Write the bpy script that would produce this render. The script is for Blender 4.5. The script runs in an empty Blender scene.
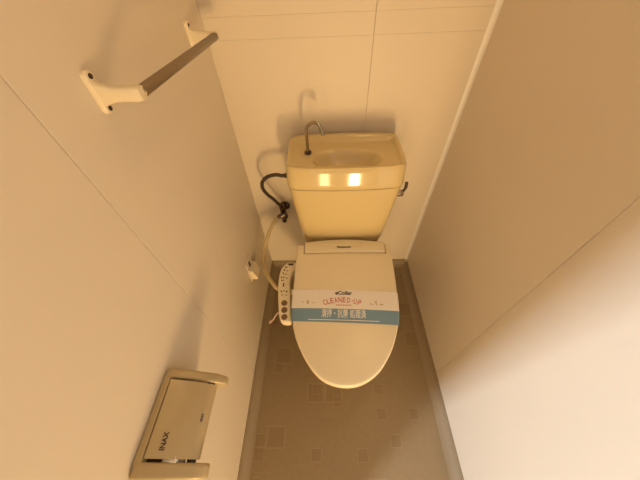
import bpy, bmesh, math, random
from mathutils import Vector, Matrix
random.seed(4)
S = bpy.context.scene
C = S.collection
PI = math.pi

# ------------------------------------------------------------------ camera
F_PX = 260.3
CAM = Vector((-0.060, -0.8896, 1.250))
ROT = Matrix(((0.9994035, 0.01537252, 0.03092469),
              (0.00851774, 0.75807842, -0.65210778),
              (-0.03346788, 0.6519822, 0.75749529)))
cam = bpy.data.cameras.new('camera')
cam.sensor_fit = 'HORIZONTAL'; cam.sensor_width = 36.0
cam.lens = F_PX * 36.0 / 640.0
cam.clip_start = 0.01
cam_o = bpy.data.objects.new('camera', cam); C.objects.link(cam_o)
cam_o.matrix_world = Matrix.Translation(CAM) @ ROT.to_4x4()
S.camera = cam_o

# ------------------------------------------------------------------ world, lights, exposure
w = bpy.data.worlds.new('world'); S.world = w
w.use_nodes = True
w.node_tree.nodes['Background'].inputs[0].default_value = (1.0, 0.86, 0.68, 1)
w.node_tree.nodes['Background'].inputs[1].default_value = 0.02

def area(name, loc, target, sx, sy, power, col):
    l = bpy.data.lights.new(name, 'AREA'); l.shape = 'RECTANGLE'; l.size = sx; l.size_y = sy
    l.energy = power; l.color = col
    o = bpy.data.objects.new(name, l); C.objects.link(o)
    o.location = loc
    o.rotation_euler = (Vector(target) - Vector(loc)).to_track_quat('-Z', 'Y').to_euler()
    return o
# daylight from the window at the left end of the hall, entering past the door jamb
area('hall_window_light', (-1.62, -2.36, 1.15), (0.38, -0.80, 0.60), 0.16, 1.1, 66.0, (0.80, 0.89, 1.0))
# added pair of lights, no real window, for warm bounce off the hall floor
for px_, pw_ in ((-0.24, 4.5), (0.29, 16.5)):  # split into a pair for separate highlights on the tank lip
    area('hall_floor_bounce_light', (px_, -2.20, 0.27), (-0.10, 0.0, 0.72), 0.17, 0.42, pw_, (1.0, 0.65, 0.28))

vs = S.view_settings
vs.view_transform = 'Standard'; vs.look = 'None'; vs.gamma = 1.0
vs.use_curve_mapping = False
vs.exposure = 0.06

# ------------------------------------------------------------------ helpers
def px_dir(x, y):
    return ROT @ Vector(((x - 320) / F_PX, -(y - 240) / F_PX, -1.0))
def hit(x, y, axis, val):
    d = px_dir(x, y); t = (val - CAM[axis]) / d[axis]; return CAM + d * t
LZ0, LZS = 0.432, 0.10              # lid plane: z = LZ0 + LZS * (y + .72)
def hit_lid(x, y, dz=0.0):
    d = px_dir(x, y)
    t = (LZ0 + dz + LZS * (CAM.y + 0.72) - CAM.z) / (d.z - LZS * d.y)
    return CAM + d * t

def mat(name, col, rough=0.5, metal=0.0, var=0.04, scale=30.0, bump=0.0, bscale=200.0, spec=0.5, coat=0.0, emit=None):
    m = bpy.data.materials.new(name); m.use_nodes = True
    nt = m.node_tree; b = nt.nodes['Principled BSDF']
    tc = nt.nodes.new('ShaderNodeTexCoord')
    n = nt.nodes.new('ShaderNodeTexNoise'); n.inputs['Scale'].default_value = scale; n.inputs['Detail'].default_value = 3
    nt.links.new(tc.outputs['Object'], n.inputs['Vector'])
    r = nt.nodes.new('ShaderNodeMix'); r.data_type = 'RGBA'
    r.inputs[6].default_value = tuple(c * (1 - var) for c in col) + (1,)
    r.inputs[7].default_value = tuple(min(1, c * (1 + var)) for c in col) + (1,)
    nt.links.new(n.outputs['Fac'], r.inputs[0]); nt.links.new(r.outputs[2], b.inputs['Base Color'])
    b.inputs['Roughness'].default_value = rough; b.inputs['Metallic'].default_value = metal
    b.inputs['Specular IOR Level'].default_value = spec
    b.inputs['Coat Weight'].default_value = coat; b.inputs['Coat Roughness'].default_value = 0.06
    if bump:
        n2 = nt.nodes.new('ShaderNodeTexNoise'); n2.inputs['Scale'].default_value = bscale
        nt.links.new(tc.outputs['Object'], n2.inputs['Vector'])
        bp = nt.nodes.new('ShaderNodeBump'); bp.inputs['Strength'].default_value = bump; bp.inputs['Distance'].default_value = 0.001
        nt.links.new(n2.outputs['Fac'], bp.inputs['Height']); nt.links.new(bp.outputs['Normal'], b.inputs['Normal'])
    if emit:
        b.inputs['Emission Color'].default_value = emit[:3] + (1,); b.inputs['Emission Strength'].default_value = emit[3]
    return m

M = {}
M['wall'] = mat('wall_laminate', (0.75, 0.665, 0.54), 0.42, var=0.015, scale=4, bump=0.05, bscale=350, spec=0.35)
M['back'] = mat('wall_backing', (0.60, 0.50, 0.38), 0.8)
M['ceil'] = mat('ceiling_paper', (0.80, 0.78, 0.74), 0.8, bump=0.2, bscale=120)
M['trim'] = mat('corner_trim_vinyl', (0.88, 0.84, 0.77), 0.35)
M['cove'] = mat('skirting_vinyl', (0.30, 0.23, 0.145), 0.45, var=0.05, scale=9)
M['ivory'] = mat('ivory_ceramic', (0.70, 0.555, 0.275), 0.10, var=0.01, scale=3, coat=0.5)
M['lid'] = mat('ivory_plastic', (0.88, 0.77, 0.54), 0.27, var=0.01, scale=5)
M['lid2'] = mat('ivory_plastic_light', (0.89, 0.79, 0.57), 0.30, var=0.01, scale=5)
M['beige'] = mat('beige_plastic', (0.47, 0.36, 0.19), 0.30, var=0.02, scale=8)
M['cream'] = mat('cream_plastic', (0.82, 0.72, 0.52), 0.35, var=0.02, scale=10)
M['steel'] = mat('brushed_bar_metal', (0.29, 0.23, 0.17), 0.34, metal=0.85, var=0.08, scale=60)
M['chrome'] = mat('chrome', (0.42, 0.37, 0.31), 0.10, metal=1.0)
M['darkchrome'] = mat('dark_chrome', (0.12, 0.09, 0.07), 0.25, metal=0.8)
M['braid'] = mat('dark_braided_hose', (0.07, 0.05, 0.04), 0.45, metal=0.3, var=0.5, scale=400, bump=0.6, bscale=600)
M['hose'] = mat('cream_hose', (0.70, 0.56, 0.30), 0.4)
M['black'] = mat('black_plastic', (0.018, 0.014, 0.012), 0.4)
M['dark'] = mat('dark_brown_plastic', (0.045, 0.020, 0.012), 0.5)
M['button'] = mat('brown_rubber_button', (0.22, 0.13, 0.065), 0.5)
M['print'] = mat('dark_print', (0.06, 0.04, 0.03), 0.6)
M['paper'] = mat('white_paper', (0.93, 0.87, 0.79), 0.7, var=0.01)
M['teal'] = mat('teal_print', (0.21, 0.35, 0.47), 0.6, var=0.02)
M['red'] = mat('red_print', (0.62, 0.16, 0.12), 0.6)
M['gold'] = mat('pale_gold_print', (0.56, 0.42, 0.25), 0.6)
M['wire'] = mat('pale_pink_wire', (0.62, 0.44, 0.38), 0.5)
M['rollw'] = mat('white_roller', (0.85, 0.80, 0.72), 0.4)
M['water'] = mat('water', (0.5, 0.45, 0.35), 0.03)
M['hallwood'] = mat('hall_timber', (0.52, 0.36, 0.2), 0.4, var=0.15, scale=6)
M['frame'] = mat('door_frame_wood', (0.52, 0.38, 0.24), 0.5, var=0.1, scale=8)
M['lamp'] = mat('lit_lamp_globe', (0.9, 0.85, 0.75), 0.4, emit=(1.0, 0.65, 0.28, 18.5))

def obj(name, bm, m, parent=None, smooth=None):
    me = bpy.data.meshes.new(name)
    bmesh.ops.recalc_face_normals(bm, faces=bm.faces)
    bm.to_mesh(me); bm.free()
    if m is not None: me.materials.append(M[m] if isinstance(m, str) else m)
    o = bpy.data.objects.new(name, me); C.objects.link(o)
    if parent is not None: o.parent = parent
    if smooth is not None:
        me.polygons.foreach_set('use_smooth', [True] * len(me.polygons))
        me.set_sharp_from_angle(angle=math.radians(smooth))
    return o
def tag(o, label, cat, group=None, kind=None):
    o['label'] = label; o['category'] = cat
    if group: o['group'] = group
    if kind: o['kind'] = kind
    return o
def struct(o): o['kind'] = 'structure'; return o
def thing(name, label, cat, loc=(0, 0, 0)):
    o = bpy.data.objects.new(name, None); C.objects.link(o); o.location = loc
    o.empty_display_size = 0.02
    tag(o, label, cat); LOC[o.name] = Vector(loc); return o
LOC = {}
def part(name, bm, m, t, smooth=None, parent=None):
    """bm in world coordinates; t the thing's empty"""
    off = LOC.get(t.name, Vector((0, 0, 0)))
    bmesh.ops.translate(bm, verts=bm.verts, vec=-off)
    return obj(name, bm, m, parent or t, smooth)

def box(x0, x1, y0, y1, z0, z1, bev=0.0, seg=2, bm=None):
    b = bmesh.new()
    v = [b.verts.new(p) for p in ((x0,y0,z0),(x1,y0,z0),(x1,y1,z0),(x0,y1,z0),(x0,y0,z1),(x1,y0,z1),(x1,y1,z1),(x0,y1,z1))]
    for f in ((0,3,2,1),(4,5,6,7),(0,1,5,4),(1,2,6,5),(2,3,7,6),(3,0,4,7)): b.faces.new([v[i] for i in f])
    if bev: bmesh.ops.bevel(b, geom=list(b.edges), offset=bev, segments=seg, profile=0.5, affect='EDGES')
    return merge(bm, b)
def merge(bm, b):
    if bm is None: return b
    me = bpy.data.meshes.new('tmp'); b.to_mesh(me); b.free(); bm.from_mesh(me); bpy.data.meshes.remove(me); return bm
def catmull(P, n=8):
    P = [Vector(p) for p in P]; out = []
    for i in range(len(P) - 1):
        p0 = P[i-1] if i else 2*P[0]-P[1]; p1 = P[i]; p2 = P[i+1]; p3 = P[i+2] if i+2 < len(P) else 2*P[-1]-P[-2]
        for k in range(n):
            t = k / n
            out.append(0.5*((2*p1)+(p2-p0)*t+(2*p0-5*p1+4*p2-p3)*t*t+(3*p1-p0-3*p2+p3)*t**3))
    out.append(P[-1]); return out
def tube(path, r, seg=12, bm=None, caps=True):
    b = bmesh.new(); path = [Vector(p) for p in path]; n = len(path)
    rs = r if isinstance(r, (list, tuple)) else [r]*n
    tan = [(path[min(i+1,n-1)]-path[max(i-1,0)]).normalized() for i in range(n)]
    u = tan[0].orthogonal().normalized(); rings = []
    for i in range(n):
        u = (u - tan[i]*u.dot(tan[i])).normalized(); v = tan[i].cross(u)
        rings.append([b.verts.new(path[i]+(u*math.cos(2*PI*k/seg)+v*math.sin(2*PI*k/seg))*rs[i]) for k in range(seg)])
    for i in range(n-1):
        for k in range(seg): b.faces.new((rings[i][k], rings[i][(k+1)%seg], rings[i+1][(k+1)%seg], rings[i+1][k]))
    if caps: b.faces.new(rings[0][::-1]); b.faces.new(rings[-1])
    return merge(bm, b)
def cyl(p0, p1, r, seg=20, bev=0.0, bm=None):
    p0 = Vector(p0); p1 = Vector(p1); L = (p1-p0).length
    if bev:
        d = (p1-p0).normalized()
        return tube([p0, p0+d*bev*0.3, p0+d*bev, p1-d*bev, p1-d*bev*0.3, p1], [r-bev, r-bev*0.3, r, r, r-bev*0.3, r-bev], seg, bm)
    return tube([p0, p1], r, seg, bm)
def loft(rings, bm=None, cap0=True, cap1=True):
    b = bmesh.new(); R = [[b.verts.new(p) for p in r] for r in rings]; n = len(R[0])
    for i in range(len(R)-1):
        for k in range(n): b.faces.new((R[i][k], R[i][(k+1)%n], R[i+1][(k+1)%n], R[i+1][k]))
    if cap0: b.faces.new(R[0][::-1])
    if cap1: b.faces.new(R[-1])
    return merge(bm, b)
def rrect(x0, x1, y0, y1, r, n=6, z=0.0, bow=0.0):
    pts = []
    for cx, cy, a in ((x1-r, y1-r, 0), (x0+r, y1-r, 90), (x0+r, y0+r, 180), (x1-r, y0+r, 270)):
        for k in range(n+1):
            t = math.radians(a + 90*k/n); pts.append([cx+r*math.cos(t), cy+r*math.sin(t), z])
    if bow:                                                   # front edge bulges forward in the middle
        xm = (x0+x1)/2; hw = (x1-x0)/2
        for p in pts:
            if p[1] < (y0+y1)/2: p[1] -= bow*max(0, 1-((p[0]-xm)/hw)**2)
    return pts
def densify(pts, step):
    out = []
    for i, p in enumerate(pts):
        q = pts[(i+1) % len(pts)]; L = math.dist(p, q); n = max(1, int(L/step))
        for k in range(n): out.append([p[j]+(q[j]-p[j])*k/n for j in range(len(p))])
    return out
def slab(outline, zt, zb, bev, seg=3, grid=None, bm=None):
    """outline (x, y); a plate between heights zb and zt, top rim rounded, optionally cut into a grid"""
    b = bmesh.new()
    f = b.faces.new([b.verts.new((p[0], p[1], zt)) for p in outline])
    f.normal_update()
    if f.normal.z < 0: f.normal_flip()
    r = bmesh.ops.extrude_face_region(b, geom=[f])
    top = [g for g in r['geom'] if isinstance(g, bmesh.types.BMFace)]
    vs_ = [g for g in r['geom'] if isinstance(g, bmesh.types.BMVert)]
    # extruded copy stays on top; the original goes down
    ov = [v for v in b.verts if v not in set(vs_)]
    for v in ov: v.co.z = zb
    es = [e for e in b.edges if all(v in set(vs_) for v in e.verts)]
    if bev: bmesh.ops.bevel(b, geom=es, offset=bev, segments=seg, profile=0.5, affect='EDGES', loop_slide=True)
    if grid:
        xs = [v.co.x for v in b.verts]; ys = [v.co.y for v in b.verts]
        for k in range(1, grid):
            x = min(xs)+(max(xs)-min(xs))*k/grid; y = min(ys)+(max(ys)-min(ys))*k/grid
            bmesh.ops.bisect_plane(b, geom=list(b.verts)+list(b.edges)+list(b.faces), plane_co=(x+1e-5, 0, 0), plane_no=(1, 0, 0))
            bmesh.ops.bisect_plane(b, geom=list(b.verts)+list(b.edges)+list(b.faces), plane_co=(0, y+1e-5, 0), plane_no=(0, 1, 0))
    return merge(bm, b)
def text_bm(body, size, extrude=0.0, shear=0.0, bold=0.0, spacing=1.0):
    cu = bpy.data.curves.new('txt', 'FONT'); cu.body = body; cu.size = size; cu.align_x = 'CENTER'; cu.align_y = 'CENTER'
    cu.extrude = extrude; cu.shear = shear; cu.offset = bold; cu.space_character = spacing; cu.resolution_u = 4
    o = bpy.data.objects.new('txt', cu); C.objects.link(o)
    dg = bpy.context.evaluated_depsgraph_get(); dg.update()
    me = bpy.data.meshes.new_from_object(o.evaluated_get(dg))
    b = bmesh.new(); b.from_mesh(me)
    bpy.data.objects.remove(o); bpy.data.curves.remove(cu); bpy.data.meshes.remove(me)
    return b
def fit_text(b, w, h=None):
    xs = [v.co.x for v in b.verts]; ys = [v.co.y for v in b.verts]
    cx, cy = (min(xs)+max(xs))/2, (min(ys)+max(ys))/2
    sx = w/(max(xs)-min(xs)); sy = sx if h is None else h/(max(ys)-min(ys))
    for v in b.verts: v.co.x = (v.co.x-cx)*sx; v.co.y = (v.co.y-cy)*sy
    return b

# ------------------------------------------------------------------ the room
HW = 0.3865          # half width of the cubicle
YF = -1.22           # front wall with the doorway
HC = 2.25
PT = 0.006           # panel thickness
G = 0.0004           # half joint

# floor sheet with its printed squares
def floor_mat():
    m = bpy.data.materials.new('printed_cushion_floor'); m.use_nodes = True; nt = m.node_tree; N = nt.nodes; Lk = nt.links
    b = N['Principled BSDF']; b.inputs['Roughness'].default_value = 0.36
    tc = N.new('ShaderNodeTexCoord')
    def math_(op, a, c=None):
        n = N.new('ShaderNodeMath'); n.operation = op
        for i, v in enumerate((a, c)):
            if v is None: continue
            if isinstance(v, (int, float)): n.inputs[i].default_value = v
            else: Lk.new(v, n.inputs[i])
        return n.outputs[0]
    def layer(cell, off, thr, seed):
        mp = N.new('ShaderNodeMapping'); Lk.new(tc.outputs['Object'], mp.inputs[0])
        mp.inputs['Location'].default_value = off; mp.inputs['Scale'].default_value = (1/cell, 1/cell, 0)
        s = N.new('ShaderNodeSeparateXYZ'); Lk.new(mp.outputs[0], s.inputs[0])
        fx, fy = math_('FRACT', s.outputs[0]), math_('FRACT', s.outputs[1])
        ix, iy = math_('FLOOR', s.outputs[0]), math_('FLOOR', s.outputs[1])
        cb = N.new('ShaderNodeCombineXYZ'); Lk.new(ix, cb.inputs[0]); Lk.new(iy, cb.inputs[1]); cb.inputs[2].default_value = seed
        wn = N.new('ShaderNodeTexWhiteNoise'); wn.noise_dimensions = '3D'; Lk.new(cb.outputs[0], wn.inputs['Vector'])
        sel = math_('GREATER_THAN', wn.outputs['Value'], thr)
        dx = math_('ABSOLUTE', math_('SUBTRACT', fx, 0.5)); dy = math_('ABSOLUTE', math_('SUBTRACT', fy, 0.5))
        d = math_('MAXIMUM', dx, dy)
        ins = math_('MULTIPLY', sel, math_('LESS_THAN', d, 0.42))
        rim = math_('MULTIPLY', sel, math_('MULTIPLY', math_('GREATER_THAN', d, 0.42), math_('LESS_THAN', d, 0.475)))
        return ins, rim
    i1, r1 = layer(0.075, (0.12, 0.33, 0), 0.88, 1.0)
    i2, r2 = layer(0.043, (0.2, 0.61, 0), 0.95, 7.0)
    ins = math_('MAXIMUM', i1, i2); rim = math_('MAXIMUM', r1, r2)
    nz = N.new('ShaderNodeTexNoise'); nz.inputs['Scale'].default_value = 60; nz.inputs['Detail'].default_value = 6
    Lk.new(tc.outputs['Object'], nz.inputs['Vector'])
    c0 = N.new('ShaderNodeMix'); c0.data_type = 'RGBA'; Lk.new(nz.outputs['Fac'], c0.inputs[0])
    c0.inputs[6].default_value = (0.245, 0.175, 0.094, 1); c0.inputs[7].default_value = (0.295, 0.215, 0.12, 1)
    c1 = N.new('ShaderNodeMix'); c1.data_type = 'RGBA'; Lk.new(math_('MULTIPLY', ins, 0.35), c1.inputs[0]); Lk.new(c0.outputs[2], c1.inputs[6])
    c1.inputs[7].default_value = (0.20, 0.125, 0.065, 1)
    c2 = N.new('ShaderNodeMix'); c2.data_type = 'RGBA'; Lk.new(math_('MULTIPLY', rim, 0.30), c2.inputs[0]); Lk.new(c1.outputs[2], c2.inputs[6])
    c2.inputs[7].default_value = (0.40, 0.31, 0.20, 1)
    Lk.new(c2.outputs[2], b.inputs['Base Color'])
    bp = N.new('ShaderNodeBump'); bp.inputs['Strength'].default_value = 0.15; bp.inputs['Distance'].default_value = 0.001
    Lk.new(nz.outputs['Fac'], bp.inputs['Height']); Lk.new(bp.outputs['Normal'], b.inputs['Normal'])
    return m
M['floor'] = floor_mat()
struct(obj('floor', box(-HW-0.05, HW+0.05, YF, 0.05, -0.03, 0.0), 'floor'))
struct(obj('ceiling', box(-HW-0.05, HW+0.05, YF-0.05, 0.05, HC, HC+0.04), 'ceil'))

wl = struct(obj('wall_left', box(-HW-0.05, -HW-PT, YF-0.05, 0.05, 0, HC), 'back'))
wr = struct(obj('wall_right', box(HW+PT, HW+0.05, YF-0.05, 0.05, 0, HC), 'back'))
wb = struct(obj('wall_back', box(-HW-PT, HW+PT, PT, 0.05, 0, HC), 'back'))
SEAM = -0.596
for x0, x1, root in ((-HW-PT, -HW, wl), (HW, HW+PT, wr)):
    for y0, y1 in ((YF, SEAM-G), (SEAM+G, 0.0)):
        obj('panel', box(x0, x1, y0, y1, 0.0, HC, 0.0008, 1), 'wall', root)
G2 = 0.0001
SB = 0.0735
for x0, x1 in ((-HW, SB-G), (SB+G, HW)):
    for z0, z1 in ((0.0, 0.262-G2), (0.262+G2, 0.290-G2), (0.290+G2, 1.072-G2), (1.072+G2, 1.122-G2), (1.122+G2, HC)):
        obj('panel', box(x0, x1, 0.0, PT, z0, z1, 0.0003, 1), 'wall', wb)
# front wall round the doorway, with its frame
DX0, DX1, DH = -0.335, 0.335, 2.0
bm = box(-HW, DX0-0.025, YF-0.05, YF, 0, HC); box(DX1+0.025, HW, YF-0.05, YF, 0, HC, bm=bm); box(DX0-0.025, DX1+0.025, YF-0.05, YF, DH+0.025, HC, bm=bm)
struct(obj('wall_front', bm, 'wall'))
for n, (a, b_, c, d) in (('trim_1', (DX0-0.03, DX0, 0, DH)), ('trim_2', (DX1, DX1+0.03, 0, DH)), ('trim_3', (DX0-0.03, DX1+0.03, DH, DH+0.03))):
    struct(obj(n, box(a, b_, YF-0.06, YF+0.015, c, d, 0.002, 2), 'frame'))
# inside-corner strip between back wall and right wall
def corner_strip():
    b = bmesh.new(); r = 0.012; n = 6; rings = []
    for z in (0.0, HC):
        ring = [(HW, 0, z)]
        for k in range(n+1):
            a = PI/2*k/n; ring.append((HW-r+r*math.cos(-a)-0.0 if False else HW-r*(1-math.sin(a)), -r*(1-math.cos(a)), z))
        rings.append(ring)
    return loft(rings)
struct(obj('trim_4', corner_strip(), 'trim', smooth=40))
# coved skirting where the floor sheet turns up the wall
def cove_profile(r, n=6):
    return [(0.0, 0.0), (r, 0.0)] + [(r-r*math.sin(PI/2*k/n), r-r*math.cos(PI/2*k/n)) for k in range(1, n+1)]
def cove(axis, sgn, a0, a1):
    pr = cove_profile(0.034) ; pr.insert(len(pr), (0.0, 0.040)); pr[-2] = (0.003, 0.034); pr.insert(len(pr)-1, (0.003, 0.040))
    rings = []
    for t in (a0, a1):
        if axis == 'y': rings.append([(sgn*(HW-u), t, z) for u, z in pr])
        else: rings.append([(t, -u, z) for u, z in pr])
    return loft(rings)
struct(obj('baseboard_left', cove('y', -1, YF, 0.0), 'cove', smooth=35))
struct(obj('baseboard_right', cove('y', 1, YF, 0.0), 'cove', smooth=35))
struct(obj('baseboard_back', cove('x', 1, -HW, HW), 'cove', smooth=35))

# the hall outside the doorway
struct(obj('hall_floor', box(-1.9, 1.3, -2.7, YF, -0.03, 0.0), 'hallwood'))
struct(obj('hall_wall_far', box(-1.9, 1.3, -2.75, -2.7, 0, HC+0.1), 'wall'))
struct(obj('hall_wall_end', box(1.3, 1.35, -2.75, YF, 0, HC+0.1), 'wall'))
struct(obj('hall_ceiling', box(-1.9, 1.35, -2.75, YF-0.05, HC+0.1, HC+0.14), 'ceil'))

# ------------------------------------------------------------------ toilet
TX = -0.002
toilet = thing('toilet', 'ivory ceramic toilet with hand-wash tank and closed bidet lid', 'toilet', (TX, -0.36, 0.0))
T = toilet
# lid outline traced from the photograph onto the lid plane
LP = [(297,244),(295.6,262),(293.6,283),(292,300),(291.8,312),(293,324),(295.5,336),(301,351),(307,362),(313.4,371.2),(322.3,379.5),(333.8,384.8),(346,386.6),(358.4,385.2),(369.6,380.0),(379.1,372.2),(386,362.5),(392,350.5),(396,338),(398.6,324),(399,310),(397.6,294),(395.3,275),(392.6,258),(390,244)]
lp = [hit_lid(x, y, 0.003) for x, y in LP]
back_y = (lp[0].y+lp[-1].y)/2
side = catmull([(p.x, p.y, 0) for p in lp], 3)
side = [(p.x, p.y) for p in side]
side[0] = (side[0][0], back_y); side[-1] = (side[-1][0], back_y)
nL, nR = hit_lid(304.5, 244), hit_lid(384.5, 244)
nB = hit_lid(345, 253.5).y
outl = side + [(nR.x, back_y), (nR.x, nB), (nL.x, nB), (nL.x, back_y)]
XC = sum(p[0] for p in side)/len(side)
def lid_z(x, y): return LZ0 + LZS*(y+0.72) + 0.006*(1-((x-XC)/0.19)**2) - 0.004*max(0.0, (-0.55-y)/0.17)**2
def bend(b, z0=0.0):
    for v in b.verts: v.co.z += lid_z(v.co.x, v.co.y) - z0
    return b
b = slab(outl, 0.0, -0.022, 0.006, 4, grid=16)
bend(b)
lid = part('seat_lid', b, 'lid', T, 38)
# hinge cover plate with the maker's word
hp = rrect(nL.x+0.002, nR.x-0.002, nB+0.002, back_y+0.028, 0.004, 3)
hp = [(p[0], p[1]) for p in hp]
hp = [(x, y-0.028*0 if y < back_y else back_y+0.006+0.020*max(0, 1-((x-XC)/0.17)**2)) for x, y in densify(hp, 0.012)]
b = slab(hp, 0.0, -0.05, 0.003, 3)
for v in b.verts: v.co.z += lid_z(v.co.x, min(v.co.y, back_y)) + 0.001 - 0.25*max(0, v.co.y-back_y)
hc = part('hinge_cover', b, 'lid2', T, 38)
b = fit_text(text_bm('Panasonic', 0.02, 0.0003, 0, 0.0004), 0.052, 0.0095)
c0 = hit_lid(344, 247.5, 0.003)
for v in b.verts:
    v.co.x += c0.x; v.co.y += c0.y; v.co.z += lid_z(v.co.x, min(v.co.y, back_y))+0.0012-0.25*max(0, v.co.y-back_y)
part('lettering', b, 'print', T, parent=hc)
# seat ring and bidet housing under the lid
def egg(s, z, yc=-0.47, dy=0.0, sx=1.0, sy=1.0, n=40):
    out = []
    for k in range(n):
        a = 2*PI*k/n; cx, cy = math.cos(a), math.sin(a)
        L = 0.235 if cy < 0 else 0.20
        wx = 0.180*(abs(cx)**0.92)*(1 if cx > 0 else -1)
        out.append((XC+wx*s*sx, yc+dy+cy*L*s*sy, z))
    return out
rings = [egg(0.985, 0.389), egg(1.0, 0.393), egg(1.0, 0.400), egg(0.97, 0.408), egg(0.68, 0.408), egg(0.64, 0.402), egg(0.64, 0.392), egg(0.66, 0.389)]
rings.append(rings[0])
b = loft(rings, cap0=False, cap1=False); bmesh.ops.remove_doubles(b, verts=b.verts, dist=1e-5)
part('seat_ring', b, 'lid2', T, 40)
b = loft([rrect(XC-0.172, XC+0.172, -0.34, -0.222, 0.02, 5, z) for z in (0.388, 0.43)] + [rrect(XC-0.165, XC+0.165, -0.335, -0.225, 0.02, 5, 0.437)])
part('bidet_housing', b, 'lid2', T, 40)
# bowl and pedestal
def foot(z, hw, y0, y1, r):
    return rrect(XC-hw, XC+hw, y0, y1, r, 9, z)
n40 = 40
def sup(z, hw, y0, y1):
    yc = (y0+y1)/2; L = (y1-y0)/2
    return [(XC+hw*math.copysign(abs(math.cos(2*PI*k/n40))**0.8, math.cos(2*PI*k/n40)), yc+L*math.copysign(abs(math.sin(2*PI*k/n40))**0.85, math.sin(2*PI*k/n40)), z) for k in range(n40)]
rings = [sup(0.0, 0.118, -0.585, -0.10), sup(0.02, 0.118, -0.585, -0.10), sup(0.05, 0.108, -0.57, -0.105), sup(0.14, 0.104, -0.565, -0.11),
         sup(0.22, 0.125, -0.605, -0.12), sup(0.29, 0.155, -0.655, -0.135), sup(0.34, 0.172, -0.688, -0.15), sup(0.375, 0.178, -0.70, -0.16), sup(0.387, 0.174, -0.695, -0.165)]
inner = [egg(0.72, 0.387), egg(0.68, 0.372), egg(0.60, 0.30), egg(0.40, 0.20, dy=0.02), egg(0.22, 0.16, dy=0.03)]
b = loft(rings + inner)
part('bowl', b, 'ivory', T, 45)
b = loft([rrect(XC-0.118, XC+0.118, -0.235, -0.03, 0.05, 6, z) for z in (0.12, 0.40)] + [rrect(XC-0.135, XC+0.135, -0.20, -0.03, 0.05, 6, 0.408), rrect(XC-0.13, XC+0.13, -0.17, -0.03, 0.05, 6, 0.416)])
part('tank_shelf', b, 'ivory', T, 45)
# tank
TC = -0.002
def tank_ring(z, hw, yf, r=0.035, bow=0.010): return rrect(TC-hw, TC+hw, yf, -0.018, r, 7, z, bow)
def dens(ring):
    return [tuple(p) for p in ring]
def tank_rings(spec):
    out = []
    for z, hw, yf, r, bow in spec:
        rr = rrect(TC-hw, TC+hw, yf, -0.018, r, 7, z)
        rr = densify(rr, 1e9) if False else rr
        out.append(rr)
    # add points along the straight front/back edges so the front can bow
    res = []
    for (z, hw, yf, r, bow), ring in zip(spec, out):
        pts = []
        m = len(ring)
        for i, p in enumerate(ring):
            pts.append(list(p))
            q = ring[(i+1) % m]
            if (i % 8) == 7:
                for k in range(1, 8): pts.append([p[j]+(q[j]-p[j])*k/8 for j in range(3)])
        for p in pts:
            if p[1] < -0.10:
                k = max(0.0, min(1.0, (-0.10-p[1])/(-0.10-yf)))
                p[1] -= bow*k*max(0, 1-((p[0]-TC)/hw)**2)
        res.append([tuple(p) for p in pts])
    return res
spec = [(0.412, 0.142, -0.170, 0.03, 0.0), (0.415, 0.152, -0.184, 0.035, 0.004), (0.426, 0.1585, -0.196, 0.035, 0.008), (0.46, 0.162, -0.203, 0.032, 0.010), (0.55, 0.1695, -0.209, 0.03, 0.012),
        (0.64, 0.1785, -0.216, 0.03, 0.012), (0.7235, 0.1855, -0.2225, 0.03, 0.012), (0.727, 0.182, -0.218, 0.03, 0.012)]
b = loft(tank_rings(spec))
tank = part('tank', b, 'ivory', T, 40)
# tank lid with its hand-wash basin: outside walls, then a height field for the top
def lid_outline(hw, yf, r): return tank_rings([(0.0, hw, yf, r, 0.011)])[0]
def top_h(x, y):
    h = 0.800
    # raised back rim that arches in the middle
    k = max(0.0, min(1.0, (y+0.058)/0.030)); k = k*k*(3-2*k)
    h += 0.007*k*max(0.0, 1-(x/0.19)**2)
    # narrow border, then the shallow tray
    dx = 0.180-abs(x-TC); dy0 = y+0.216+0.011*max(0, 1-(x/0.18)**2); dy1 = -0.030-y
    d = min(dx, dy0*1.1, dy1)
    k = max(0.0, min(1.0, (d-0.004)/0.014)); k = k*k*(3-2*k)
    h -= 0.010*k
    # the basin
    e = math.hypot((x-0.004)/0.112, (y+0.158)/0.058)
    k = max(0.0, min(1.0, (1.06-e)/0.42)); k = k*k*(3-2*k)
    h -= 0.040*k + 0.008*max(0.0, 1-e)
    return h
rings = []
o1 = lid_outline(0.1875, -0.2250, 0.032)
for q, (z, g, fy) in enumerate(((0.728, 0.985, 0.004), (0.7285, 1.0, 0.0005), (0.731, 1.002, -0.0005), (0.745, 1.001, 0.0018), (0.765, 0.999, 0.0054), (0.784, 0.997, 0.0089), (0.790, 0.993, 0.0106), (0.796, 0.986, 0.0140))):
    rings.append([(TC+(p[0]-TC)*g, p[1]*1.0+(fy if p[1] < -0.1 else 0), z+(top_h(p[0]*0.97, p[1])-0.800)*(z-0.728)/0.07) for p in o1])
for s in (0.978, 0.966, 0.955, 0.94, 0.92, 0.90, 0.87, 0.84, 0.81, 0.78, 0.75, 0.72, 0.69, 0.66, 0.63, 0.60, 0.56, 0.52, 0.48, 0.44, 0.40, 0.35, 0.30, 0.24, 0.18, 0.12, 0.06, 0.02):
    cyy = -0.12-0.038*(1-s)
    rings.append([(p[0]*s+0.004*(1-s), (p[1]+0.12+(0.0105 if p[1] < -0.1 else 0))*s+cyy, top_h(p[0]*s+0.004*(1-s), (p[1]+0.12)*s+cyy)) for p in o1])
b = loft(rings)
tl = part('tank_lid', b, 'ivory', T, 50)
dr = Vector((0.004, -0.158, top_h(0.004, -0.158)))
part('drain', cyl(dr+Vector((0, 0, -0.001)), dr+Vector((0, 0, 0.002)), 0.011, 20, 0.001), 'chrome', T, 40, parent=tl)
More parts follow.
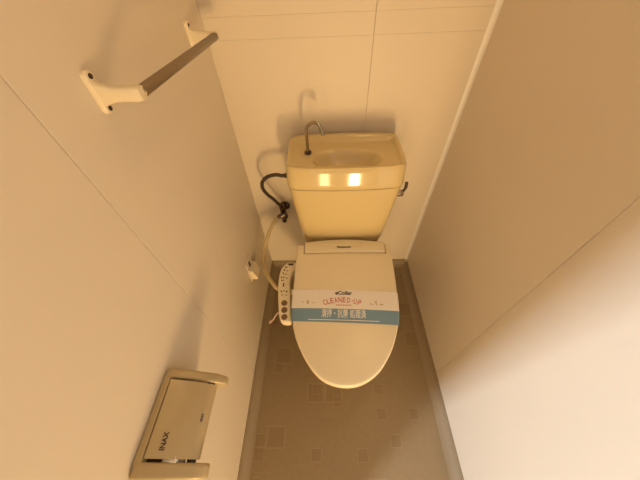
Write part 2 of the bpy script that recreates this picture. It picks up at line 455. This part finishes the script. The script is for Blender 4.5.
# spout
sb = Vector((-0.121, -0.118, top_h(-0.121, -0.118)))
top = hit(314, 122.5, 1, sb.y-0.012); mid = hit(306.3, 131, 1, sb.y-0.003); end = hit(323.3, 135.5, 1, sb.y-0.028)
q1 = hit(308.2, 125.5, 1, sb.y-0.006); q2 = hit(319.5, 125.8, 1, sb.y-0.020)
path = catmull([sb, (sb+mid)/2, mid, q1, top, q2, end], 7)
sp = part('spout', tube(path, 0.0052, 14), 'chrome', T, 60)
part('spout_base', cyl(sb+Vector((0, 0, -0.001)), sb+Vector((0, 0, 0.007)), 0.0115, 20, 0.002), 'darkchrome', T, 40, parent=sp)
# flush lever on the right side of the tank
l0 = Vector((0.172, -0.176, 0.664))
fl = part('flush_lever', cyl(l0, l0+Vector((0.030, 0, 0)), 0.012, 20, 0.003), 'chrome', T, 40)
a0 = l0+Vector((0.026, -0.001, 0.004))
part('lever_arm', tube(catmull([a0, a0+Vector((0.006, 0.003, 0.008)), a0+Vector((0.010, 0.005, 0.016)), a0+Vector((0.009, 0.006, 0.036))], 5), [0.0045]*10+[0.0055]*6, 10), 'darkchrome', T, 50, parent=fl)
# inlet fitting on the left
inl = hit(284.5, 175.5, 1, -0.12)
ft = part('inlet_fitting', cyl((-0.176, -0.12, inl.z), (inl.x, -0.12, inl.z), 0.009, 16, 0.002), 'darkchrome', T, 40)
part('nut', cyl((-0.198, -0.12, inl.z), (-0.186, -0.12, inl.z), 0.014, 6), 'darkchrome', T, 30, parent=ft)
# bidet control arm
part('hose_connector', cyl((-0.228, -0.398, 0.381), (-0.172, -0.398, 0.381), 0.0105, 16, 0.002), 'lid2', T, 40)
CP = [(297,262.5),(289,262.5),(284.5,265),(281.3,269),(279.3,275),(278.3,283),(277.9,294),(278.2,305),(278.8,314),(280,319),(283,321.3),(288,321.6),(290.6,320.4),(290.9,315),(290.4,305),(290.0,292),(290.0,282),(291.2,276),(293.5,271.5),(297,270)]
CZ = 0.428
cp = [hit(x, y, 2, CZ) for x, y in CP]
cpd = catmull([(p.x, p.y, 0) for p in cp], 3)
b = slab([(p.x, p.y) for p in cpd], 0.0, -0.030, 0.0045, 3)
def cp_z(x, y): return CZ + 0.012*(y+0.44)
for v in b.verts: v.co.z += cp_z(v.co.x, v.co.y)
ctrl = part('control_panel', b, 'lid2', T, 40)
for py in (303, 310, 317):
    p = hit(284.3, py, 2, CZ); z = cp_z(p.x, p.y)
    part('button', cyl((p.x, p.y, z-0.002), (p.x, p.y, z+0.0025), 0.0105, 18, 0.0012), 'button', T, 40, parent=ctrl)
p = hit(290.8, 264.6, 2, CZ); z = cp_z(p.x, p.y)
part('display', box(p.x-0.009, p.x+0.010, p.y-0.004, p.y+0.004, z-0.001, z+0.0014, 0.0004, 1), 'print', T, parent=ctrl)
def dashes(spots, par, m):
    bb = bmesh.new()
    for x, y, wx, wy, rz in spots:
        p = hit(x, y, 2, CZ); z = cp_z(p.x, p.y)
        d = box(-wx/2, wx/2, -wy/2, wy/2, -0.0005, 0.0007)
        bmesh.ops.rotate(d, verts=d.verts, matrix=Matrix.Rotation(rz, 3, 'Z'), cent=(0, 0, 0))
        bmesh.ops.translate(d, verts=d.verts, vec=(p.x, p.y, z)); bb = merge(bb, d)
    return part('printed_marks', bb, m, T, parent=par)
spots = [(286.2,267.6,.009,.004,.5),(284.6,270.3,.004,.008,.3),(287.3,271,.005,.003,.4),(283.3,273.6,.003,.010,.2),(286,274.3,.004,.005,0),(281.6,277.4,.006,.004,.2),
         (283.9,277.6,.003,.008,0),(286.6,278.2,.007,.003,0),(282.6,280.4,.010,.003,0),(283.6,285,.004,.016,0),(281.4,291.5,.004,.007,.4),(284,291,.003,.006,0),(286.6,291.6,.005,.006,.3),(282.5,295,.007,.0025,0),(286.2,295.2,.004,.004,0)]
dashes(spots, ctrl, 'print')

# ------------------------------------------------------------------ paper band over the lid
BT0, BT1 = hit_lid(292.5, 289.3, 0.004), hit_lid(398, 292, 0.004)
BM0, BM1 = hit_lid(292, 307.8, 0.004), hit_lid(398.8, 310.8, 0.004)
BB0, BB1 = hit_lid(292.3, 321.0, 0.004), hit_lid(399, 325.0, 0.004)
def side_x(y, s):
    best = None
    n = len(side)
    for i in range(n-1):
        (xa, ya), (xb, yb) = side[i], side[i+1]
        if (ya-y)*(yb-y) <= 0 and ya != yb:
            x = xa+(xb-xa)*(y-ya)/(yb-ya)
            if (x-XC)*s > 0: best = x
    return best
band = thing('paper_band', 'printed white and teal paper band across the closed toilet lid', 'paper band', ((BT0+BB1)/2)[:])
def strip(lineA, lineB, off=0.0009, rows=12, cols=30):
    bb = bmesh.new(); G_ = []
    for r in range(rows+1):
        t = r/rows
        def Y(x):
            ya = lineA[0].y+(lineA[1].y-lineA[0].y)*(x-lineA[0].x)/(lineA[1].x-lineA[0].x)
            yb = lineB[0].y+(lineB[1].y-lineB[0].y)*(x-lineB[0].x)/(lineB[1].x-lineB[0].x)
            return ya+(yb-ya)*t
        yl, yr = Y(lineA[0].x), Y(lineA[1].x)
        xl, xr = side_x(yl, -1)-0.0018, side_x(yr, 1)+0.0018
        row = [(xl+0.012, yl, lid_z(xl+0.012, yl)-0.0234), (xl, yl, lid_z(xl, yl)-0.0230), (xl, yl, lid_z(xl, yl)-0.006), (xl+0.0022, yl, lid_z(xl, yl)-0.0012), (xl+0.0045, yl, lid_z(xl, yl)+0.0005)]
        a, e = xl+0.0075, xr-0.0075
        for c in range(cols+1):
            x = a+(e-a)*c/cols; y = Y(x); row.append((x, y, lid_z(x, y)+off))
        row += [(xr-0.0045, yr, lid_z(xr, yr)+0.0005), (xr-0.0022, yr, lid_z(xr, yr)-0.0012), (xr, yr, lid_z(xr, yr)-0.006), (xr, yr, lid_z(xr, yr)-0.0230), (xr-0.012, yr, lid_z(xr-0.012, yr)-0.0234)]
        G_.append([bb.verts.new(p) for p in row])
    for r in range(rows):
        for c in range(len(G_[0])-1): bb.faces.new((G_[r][c], G_[r+1][c], G_[r+1][c+1], G_[r][c+1]))
    bmesh.ops.recalc_face_normals(bb, faces=bb.faces)
    r_ = bmesh.ops.solidify(bb, geom=list(bb.faces), thickness=-0.0003)
    return bb
part('paper', strip((BT0, BT1), (BM0, BM1)), 'paper', band, 50)
part('teal_stripe', strip((BM0, BM1), (BB0, BB1)), 'teal', band, 50)
tilt = math.atan2(BM1.y-BM0.y, BM1.x-BM0.x)
def print_on(name, b, px, py, m, off=0.0016):
    c = hit_lid(px, py, 0.004)
    for v in b.verts:
        x, y = v.co.x, v.co.y; zz = max(-1, min(1, v.co.z*1e5))*0.00015
        v.co.x = c.x+x*math.cos(tilt)-y*math.sin(tilt); v.co.y = c.y+x*math.sin(tilt)+y*math.cos(tilt)
        v.co.z = lid_z(v.co.x, v.co.y)+off+zz
    return part(name, b, m, band)
MPP = (BM1.x-BM0.x)/(BM1.x and (398.8-292))       # metres per pixel on the lid
b = fit_text(text_bm('eCollar', 0.02, 0.0002, 0.12, 0.0006), 17.5*MPP, 4.2*MPP); print_on('logo_lettering', b, 343.6, 293.4, 'print')
# arched red words
word = 'CLEANED·UP'
bb = bmesh.new()
xs_px = [324.3, 327.9, 331.6, 335.6, 339.8, 344.0, 348.6, 352.3, 355.4, 359.6]
for ch, xp in zip(word, xs_px):
    t = (xp-343)/20.0
    lb = text_bm(ch, 0.02, 0.0002, 0, 0.0003)
    if ch == '·': fit_text(lb, 1.2*MPP, 1.2*MPP)
    else: fit_text(lb, (3.0 if ch != 'N' else 3.3)*MPP, 5.6*MPP)
    a = -t*0.42
    bmesh.ops.rotate(lb, verts=lb.verts, matrix=Matrix.Rotation(a, 3, 'Z'), cent=(0, 0, 0))
    bmesh.ops.translate(lb, verts=lb.verts, vec=((xp-343)*MPP, -3.6*t*t*MPP, 0)); bb = merge(bb, lb)
print_on('arched_lettering', bb, 343, 300.3, 'red')
def marks(name, spots, px, py, m):
    bb = bmesh.new()
    for x, y, wx, wy in spots:
        ring = [(x*MPP+wx*MPP/2*math.cos(2*PI*k/10), -y*MPP+wy*MPP/2*math.sin(2*PI*k/10)) for k in range(10)]
        f = [bb.verts.new((p[0], p[1], 0.0)) for p in ring]; bb.faces.new(f)
    return print_on(name, bb, px, py, m)
marks('small_print', [(-7+k*1.75, 0, 1.3, 1.3) for k in range(9)], 343.5, 305.6, 'red')
marks('emblem', [(-5.4, 0.2, 1.2, 1.8), (-0.2, -0.8, 2.2, 2.0), (-0.2, 1.2, 2.8, 1.8), (4.4, 0.9, 1.6, 0.9), (6.6, 0.9, 1.4, 0.9)], 308, 302, 'gold')
marks('emblem', [(-5.6, 0.6, 2.0, 1.4), (-3.2, 0.8, 1.6, 1.4), (0.0, -2.2, 2.2, 1.8), (0.4, 0.4, 1.2, 2.6), (5.4, 0.6, 3.8, 1.6), (-0.8, -0.6, 1.0, 1.2)], 376, 304, 'gold')
b = fit_text(text_bm('清掃・抗菌 処理済', 0.02, 0.0002, 0, 0.0003), 44*MPP, 9.0*MPP); print_on('white_lettering', b, 343.6, 313.9, 'paper')
bb = bmesh.new()
v = [bb.verts.new(p) for p in ((-35*MPP, -0.35*MPP, 0), (35*MPP, -0.35*MPP, 0), (35*MPP, 0.35*MPP, 0), (-35*MPP, 0.35*MPP, 0))]; bb.faces.new(v)
bmesh.ops.subdivide_edges(bb, edges=[e for e in bb.edges if abs(e.verts[0].co.x-e.verts[1].co.x) > 0.01], cuts=20)
print_on('rule_line', bb, 343.5, 320.6, 'paper')

# ------------------------------------------------------------------ water supply
VX = hit(283.5, 213.5, 1, -0.055)
valve = thing('stop_valve', 'dark chrome water stop valve on the back wall left of the tank', 'valve', (VX.x, 0.0, VX.z))
part('wall_flange', cyl((VX.x, 0.0, VX.z), (VX.x, -0.008, VX.z), 0.024, 24, 0.003), 'darkchrome', valve, 40)
part('valve_pipe', cyl((VX.x, -0.006, VX.z), (VX.x, -0.060, VX.z), 0.0095, 16), 'darkchrome', valve, 40)
vb = part('valve_body', cyl((VX.x-0.001, -0.055, VX.z-0.048), (VX.x-0.001, -0.055, VX.z+0.040), 0.0105, 16, 0.002), 'darkchrome', valve, 40)
part('outlet_nut', cyl((VX.x-0.001, -0.055, VX.z+0.030), (VX.x-0.001, -0.055, VX.z+0.046), 0.0135, 6), 'darkchrome', valve, 30)
part('handle', cyl((VX.x+0.002, -0.064, VX.z+0.006), (VX.x+0.010, -0.090, VX.z+0.012), 0.0165, 14, 0.004), 'darkchrome', valve, 35)
part('branch_outlet', cyl((VX.x-0.004, -0.055, VX.z-0.004), (VX.x-0.026, -0.062, VX.z-0.016), 0.0085, 14, 0.0015), 'darkchrome', valve, 40)
hz = [Vector((inl.x-0.0012, -0.12, inl.z)), Vector((inl.x-0.012, -0.12, inl.z)), hit(276, 174.8, 1, -0.118), hit(268, 176.6, 1, -0.112), hit(262.6, 181.5, 1, -0.104), hit(262.6, 188, 1, -0.095), hit(267, 194, 1, -0.085), hit(273.5, 199.3, 1, -0.072), hit(278.5, 204.0, 1, -0.062), Vector((VX.x-0.001, -0.055, VX.z+0.046))]
sh = obj('supply_hose', tube(catmull(hz, 7), 0.0068, 12), 'braid', smooth=60)
tag(sh, 'dark braided water hose looping from the tank side to the valve', 'hose')
e0 = Vector((VX.x-0.026, -0.062, VX.z-0.016))
hz = [e0, hit(275, 221, 1, -0.078), hit(270.5, 229, 1, -0.105), hit(266, 243, 1, -0.155), hit(263.6, 256, 1, -0.205), hit(264.6, 267, 1, -0.26), hit(268.5, 277, 1, -0.32), hit(274.5, 285.5, 2, 0.380), hit(276.5, 287.6, 2, 0.381), Vector((-0.2325, -0.398, 0.381))]
bh = obj('bidet_hose', tube(catmull(hz, 7), 0.0078, 12), 'hose', smooth=60)
tag(bh, 'cream water hose curving from the valve down to the bidet control arm', 'hose')
# earth wire hanging by the control arm
g = [hit(288, 313, 1, -0.46), hit(279, 312.5, 1, -0.455), hit(275.2, 316, 1, -0.455), hit(273.5, 319.2, 1, -0.452), hit(271, 321.3, 1, -0.448)]
gw = thing('earth_wire', 'thin pale pink wire end hanging beside the bidet control arm', 'wire', g[-1][:])
part('wire', tube(catmull(g, 6), 0.0028, 8), 'wire', gw, 60)
part('terminal', tube([g[-1]+(g[-1]-g[-2])*-0.3, g[-1], g[-1]+(g[-1]-g[-2])*0.5], [0.0045, 0.0062, 0.0048], 10), 'wire', gw, 40)

# ------------------------------------------------------------------ socket on the left wall
s0 = hit(250, 268, 0, -HW)
sock = thing('wall_socket', 'small ivory hooded power socket low on the left wall', 'socket', (-HW, s0.y, s0.z))
part('plate', box(-HW, -HW+0.0045, s0.y-0.030, s0.y+0.030, s0.z-0.058, s0.z+0.058, 0.002, 2), 'wall', sock)
b = bmesh.new()
yy0, yy1 = s0.y-0.026, s0.y+0.026
pr = [(0.004, 0.012), (0.004, -0.046), (0.026, -0.046), (0.030, -0.040), (0.018, 0.012)]
b = loft([[(-HW+u, yy, s0.z+z) for u, z in pr] for yy in (yy0, yy1)])
part('hood', b, 'cream', sock)
part('slot', box(-HW+0.004, -HW+0.0065, s0.y-0.008, s0.y+0.006, s0.z+0.018, s0.z+0.042, 0.0005, 1), 'dark', sock)

# ------------------------------------------------------------------ towel bar
BX = -0.3235; BZ = 1.114
ya, yb = -0.4935, -0.113
tb = thing('towel_bar', 'brown metal towel bar on two cream brackets high on the left wall', 'towel bar', (-HW, (ya+yb)/2, BZ))
def bracket(y, BZ):
    # plate: rounded outline in the wall plane (y, z), thickness along x
    pl = []
    for cy, cz, a0_, a1_ in ((0, 0.021, 0, 180), (0, -0.021, 180, 360)):
        for k in range(9):
            a = math.radians(a0_+(a1_-a0_)*k/8); pl.append((cy+0.0085*math.cos(a), cz+0.0075*math.sin(a)))
    rings = [[(-HW+u, y+p[0]*s, BZ+0.002+p[1]*s) for p in pl] for u, s in ((0, 1), (0.005, 1), (0.0075, 0.88))]
    b = loft(rings); br = part('bracket', b, 'cream', tb, 40)
    arm = []
    for u, hz_, hy in ((0.002, 0.019, 0.0075), (0.012, 0.0140, 0.0072), (0.026, 0.0105, 0.0075), (0.045, 0.0100, 0.0085), (0.060, 0.0105, 0.0095), (0.068, 0.0085, 0.0085)):
        arm.append([(-HW+u, y+hy*math.copysign(abs(math.cos(2*PI*k/16))**0.6, math.cos(2*PI*k/16)), BZ+hz_*math.copysign(abs(math.sin(2*PI*k/16))**0.6, math.sin(2*PI*k/16))) for k in range(16)])
    part('arm', loft(arm), 'cream', tb, 45, parent=br)
    for dz in (0.023, -0.019):
        part('screw', cyl((-HW+0.006, y, BZ+dz), (-HW+0.0085, y, BZ+dz), 0.0036, 12), 'dark', tb, 40, parent=br)
bracket(ya, BZ+0.001); bracket(yb, BZ-0.010)
part('bar', cyl((BX, ya+0.004, BZ+0.001), (BX, yb-0.002, BZ-0.010), 0.0082, 24, 0.001), 'steel', tb, 40)

# ------------------------------------------------------------------ toilet paper holder
hy0, hy1 = -0.912, -0.746
ph = thing('paper_holder', 'beige plastic toilet paper holder low on the left wall', 'paper holder', (-HW, (hy0+hy1)/2, 0.62))
X0 = -HW
part('back_plate', box(X0, X0+0.010, hy0+0.004, hy1-0.004, 0.560, 0.686, 0.003, 2), 'beige', ph)
def cheek(y0, y1):
    pr = [(0.0, 0.560), (0.0, 0.694), (0.006, 0.700), (0.016, 0.700), (0.085, 0.655), (0.096, 0.646), (0.103, 0.634), (0.103, 0.622), (0.096, 0.612), (0.080, 0.604), (0.030, 0.568), (0.012, 0.560)]
    b = loft([[(X0+u, yy, z) for u, z in pr] for yy in (y0, y1)])
    bmesh.ops.bevel(b, geom=[e for e in b.edges if abs(e.verts[0].co.y-e.verts[1].co.y) < 1e-6], offset=0.0050, segments=4, profile=0.5, affect='EDGES')
    return b
part('cheek', cheek(hy0, hy0+0.022), 'beige', ph, 40)
part('cheek', cheek(hy1-0.017, hy1), 'beige', ph, 40)
part('top_rail', box(X0+0.001, X0+0.014, hy0+0.016, hy1-0.012, 0.680, 0.6995, 0.002, 2), 'beige', ph)
# flap: curved plate between the cheeks
FY0, FY1 = hy0+0.0265, hy1-0.0205
fp = [(0.0165, 0.6985), (0.035, 0.690), (0.056, 0.678), (0.076, 0.662), (0.085, 0.650), (0.087, 0.637)]
fpc = catmull([(X0+u, 0, z) for u, z in fp], 4)
nrm = []
for i, p in enumerate(fpc):
    a = fpc[min(i+1, len(fpc)-1)]-fpc[max(i-1, 0)]; nrm.append(Vector((a.z, 0, -a.x)).normalized()*-1)
sec = [p+n_*0.0 for p, n_ in zip(fpc, nrm)] + [p-n_*0.0028 for p, n_ in reversed(list(zip(fpc, nrm)))]
b = loft([[(p.x, yy, p.z) for p in sec] for yy in (FY0, FY1)])
flap = part('flap', b, 'beige', ph, 40)
part('roller', cyl((X0+0.050, hy0+0.020, 0.640), (X0+0.050, hy1-0.015, 0.640), 0.012, 20, 0.002), 'rollw', ph, 40)
part('pivot', cyl((X0+0.074, hy0+0.0215, 0.642), (X0+0.074, hy0+0.0268, 0.642), 0.008, 14), 'dark', ph, 40)
part('pivot', cyl((X0+0.074, hy1-0.0207, 0.642), (X0+0.074, hy1-0.0165, 0.642), 0.008, 14), 'dark', ph, 40)
part('recess', box(X0+0.010, X0+0.0145, hy0+0.020, hy1-0.013, 0.575, 0.678), 'dark', ph)
part('roller_end', box(X0+0.036, X0+0.060, hy0+0.0215, FY0+0.004, 0.662, 0.676, 0.001, 1), 'rollw', ph)
def flap_z(u):
    for i in range(len(fpc)-1):
        if fpc[i].x-X0 <= u <= fpc[i+1].x-X0:
            t = (u-(fpc[i].x-X0))/(fpc[i+1].x-fpc[i].x); return fpc[i].z+(fpc[i+1].z-fpc[i].z)*t
    return fpc[-1].z
def flap_print(b, u0, y0):
    for v in b.verts:
        x, y = v.co.x, v.co.y; z = max(-1, min(1, v.co.z*1e5))*0.0002
        u = u0-y; v.co.x = X0+u; v.co.y = y0+x; v.co.z = flap_z(u)+0.0006+z
    return b
part('lettering', flap_print(fit_text(text_bm('INAX', 0.02, 0.0002, 0, 0.0006), 0.026, 0.0075), 0.037, FY0+0.024), 'print', ph, parent=flap)
bb = bmesh.new()
for k in range(4): bb = merge(bb, box(-0.005+k*0.0032, -0.0028+k*0.0032, -0.0014, 0.0014, -0.0002, 0.0002))
part('small_mark', flap_print(bb, 0.080, FY0+0.060), 'print', ph, parent=flap)

# ------------------------------------------------------------------ ceiling lamp (lights the cubicle from above)
cl = thing('ceiling_lamp', 'round white globe lamp on the cubicle ceiling', 'lamp', (0.31, -0.38, HC))
part('base', cyl((0.31, -0.38, HC), (0.31, -0.38, HC-0.025), 0.06, 24, 0.004), 'trim', cl, 40)
b = bmesh.new(); bmesh.ops.create_uvsphere(b, u_segments=24, v_segments=14, radius=0.07)
bmesh.ops.translate(b, verts=b.verts, vec=(0.31, -0.38, HC-0.085))
part('globe', b, 'lamp', cl, 60)
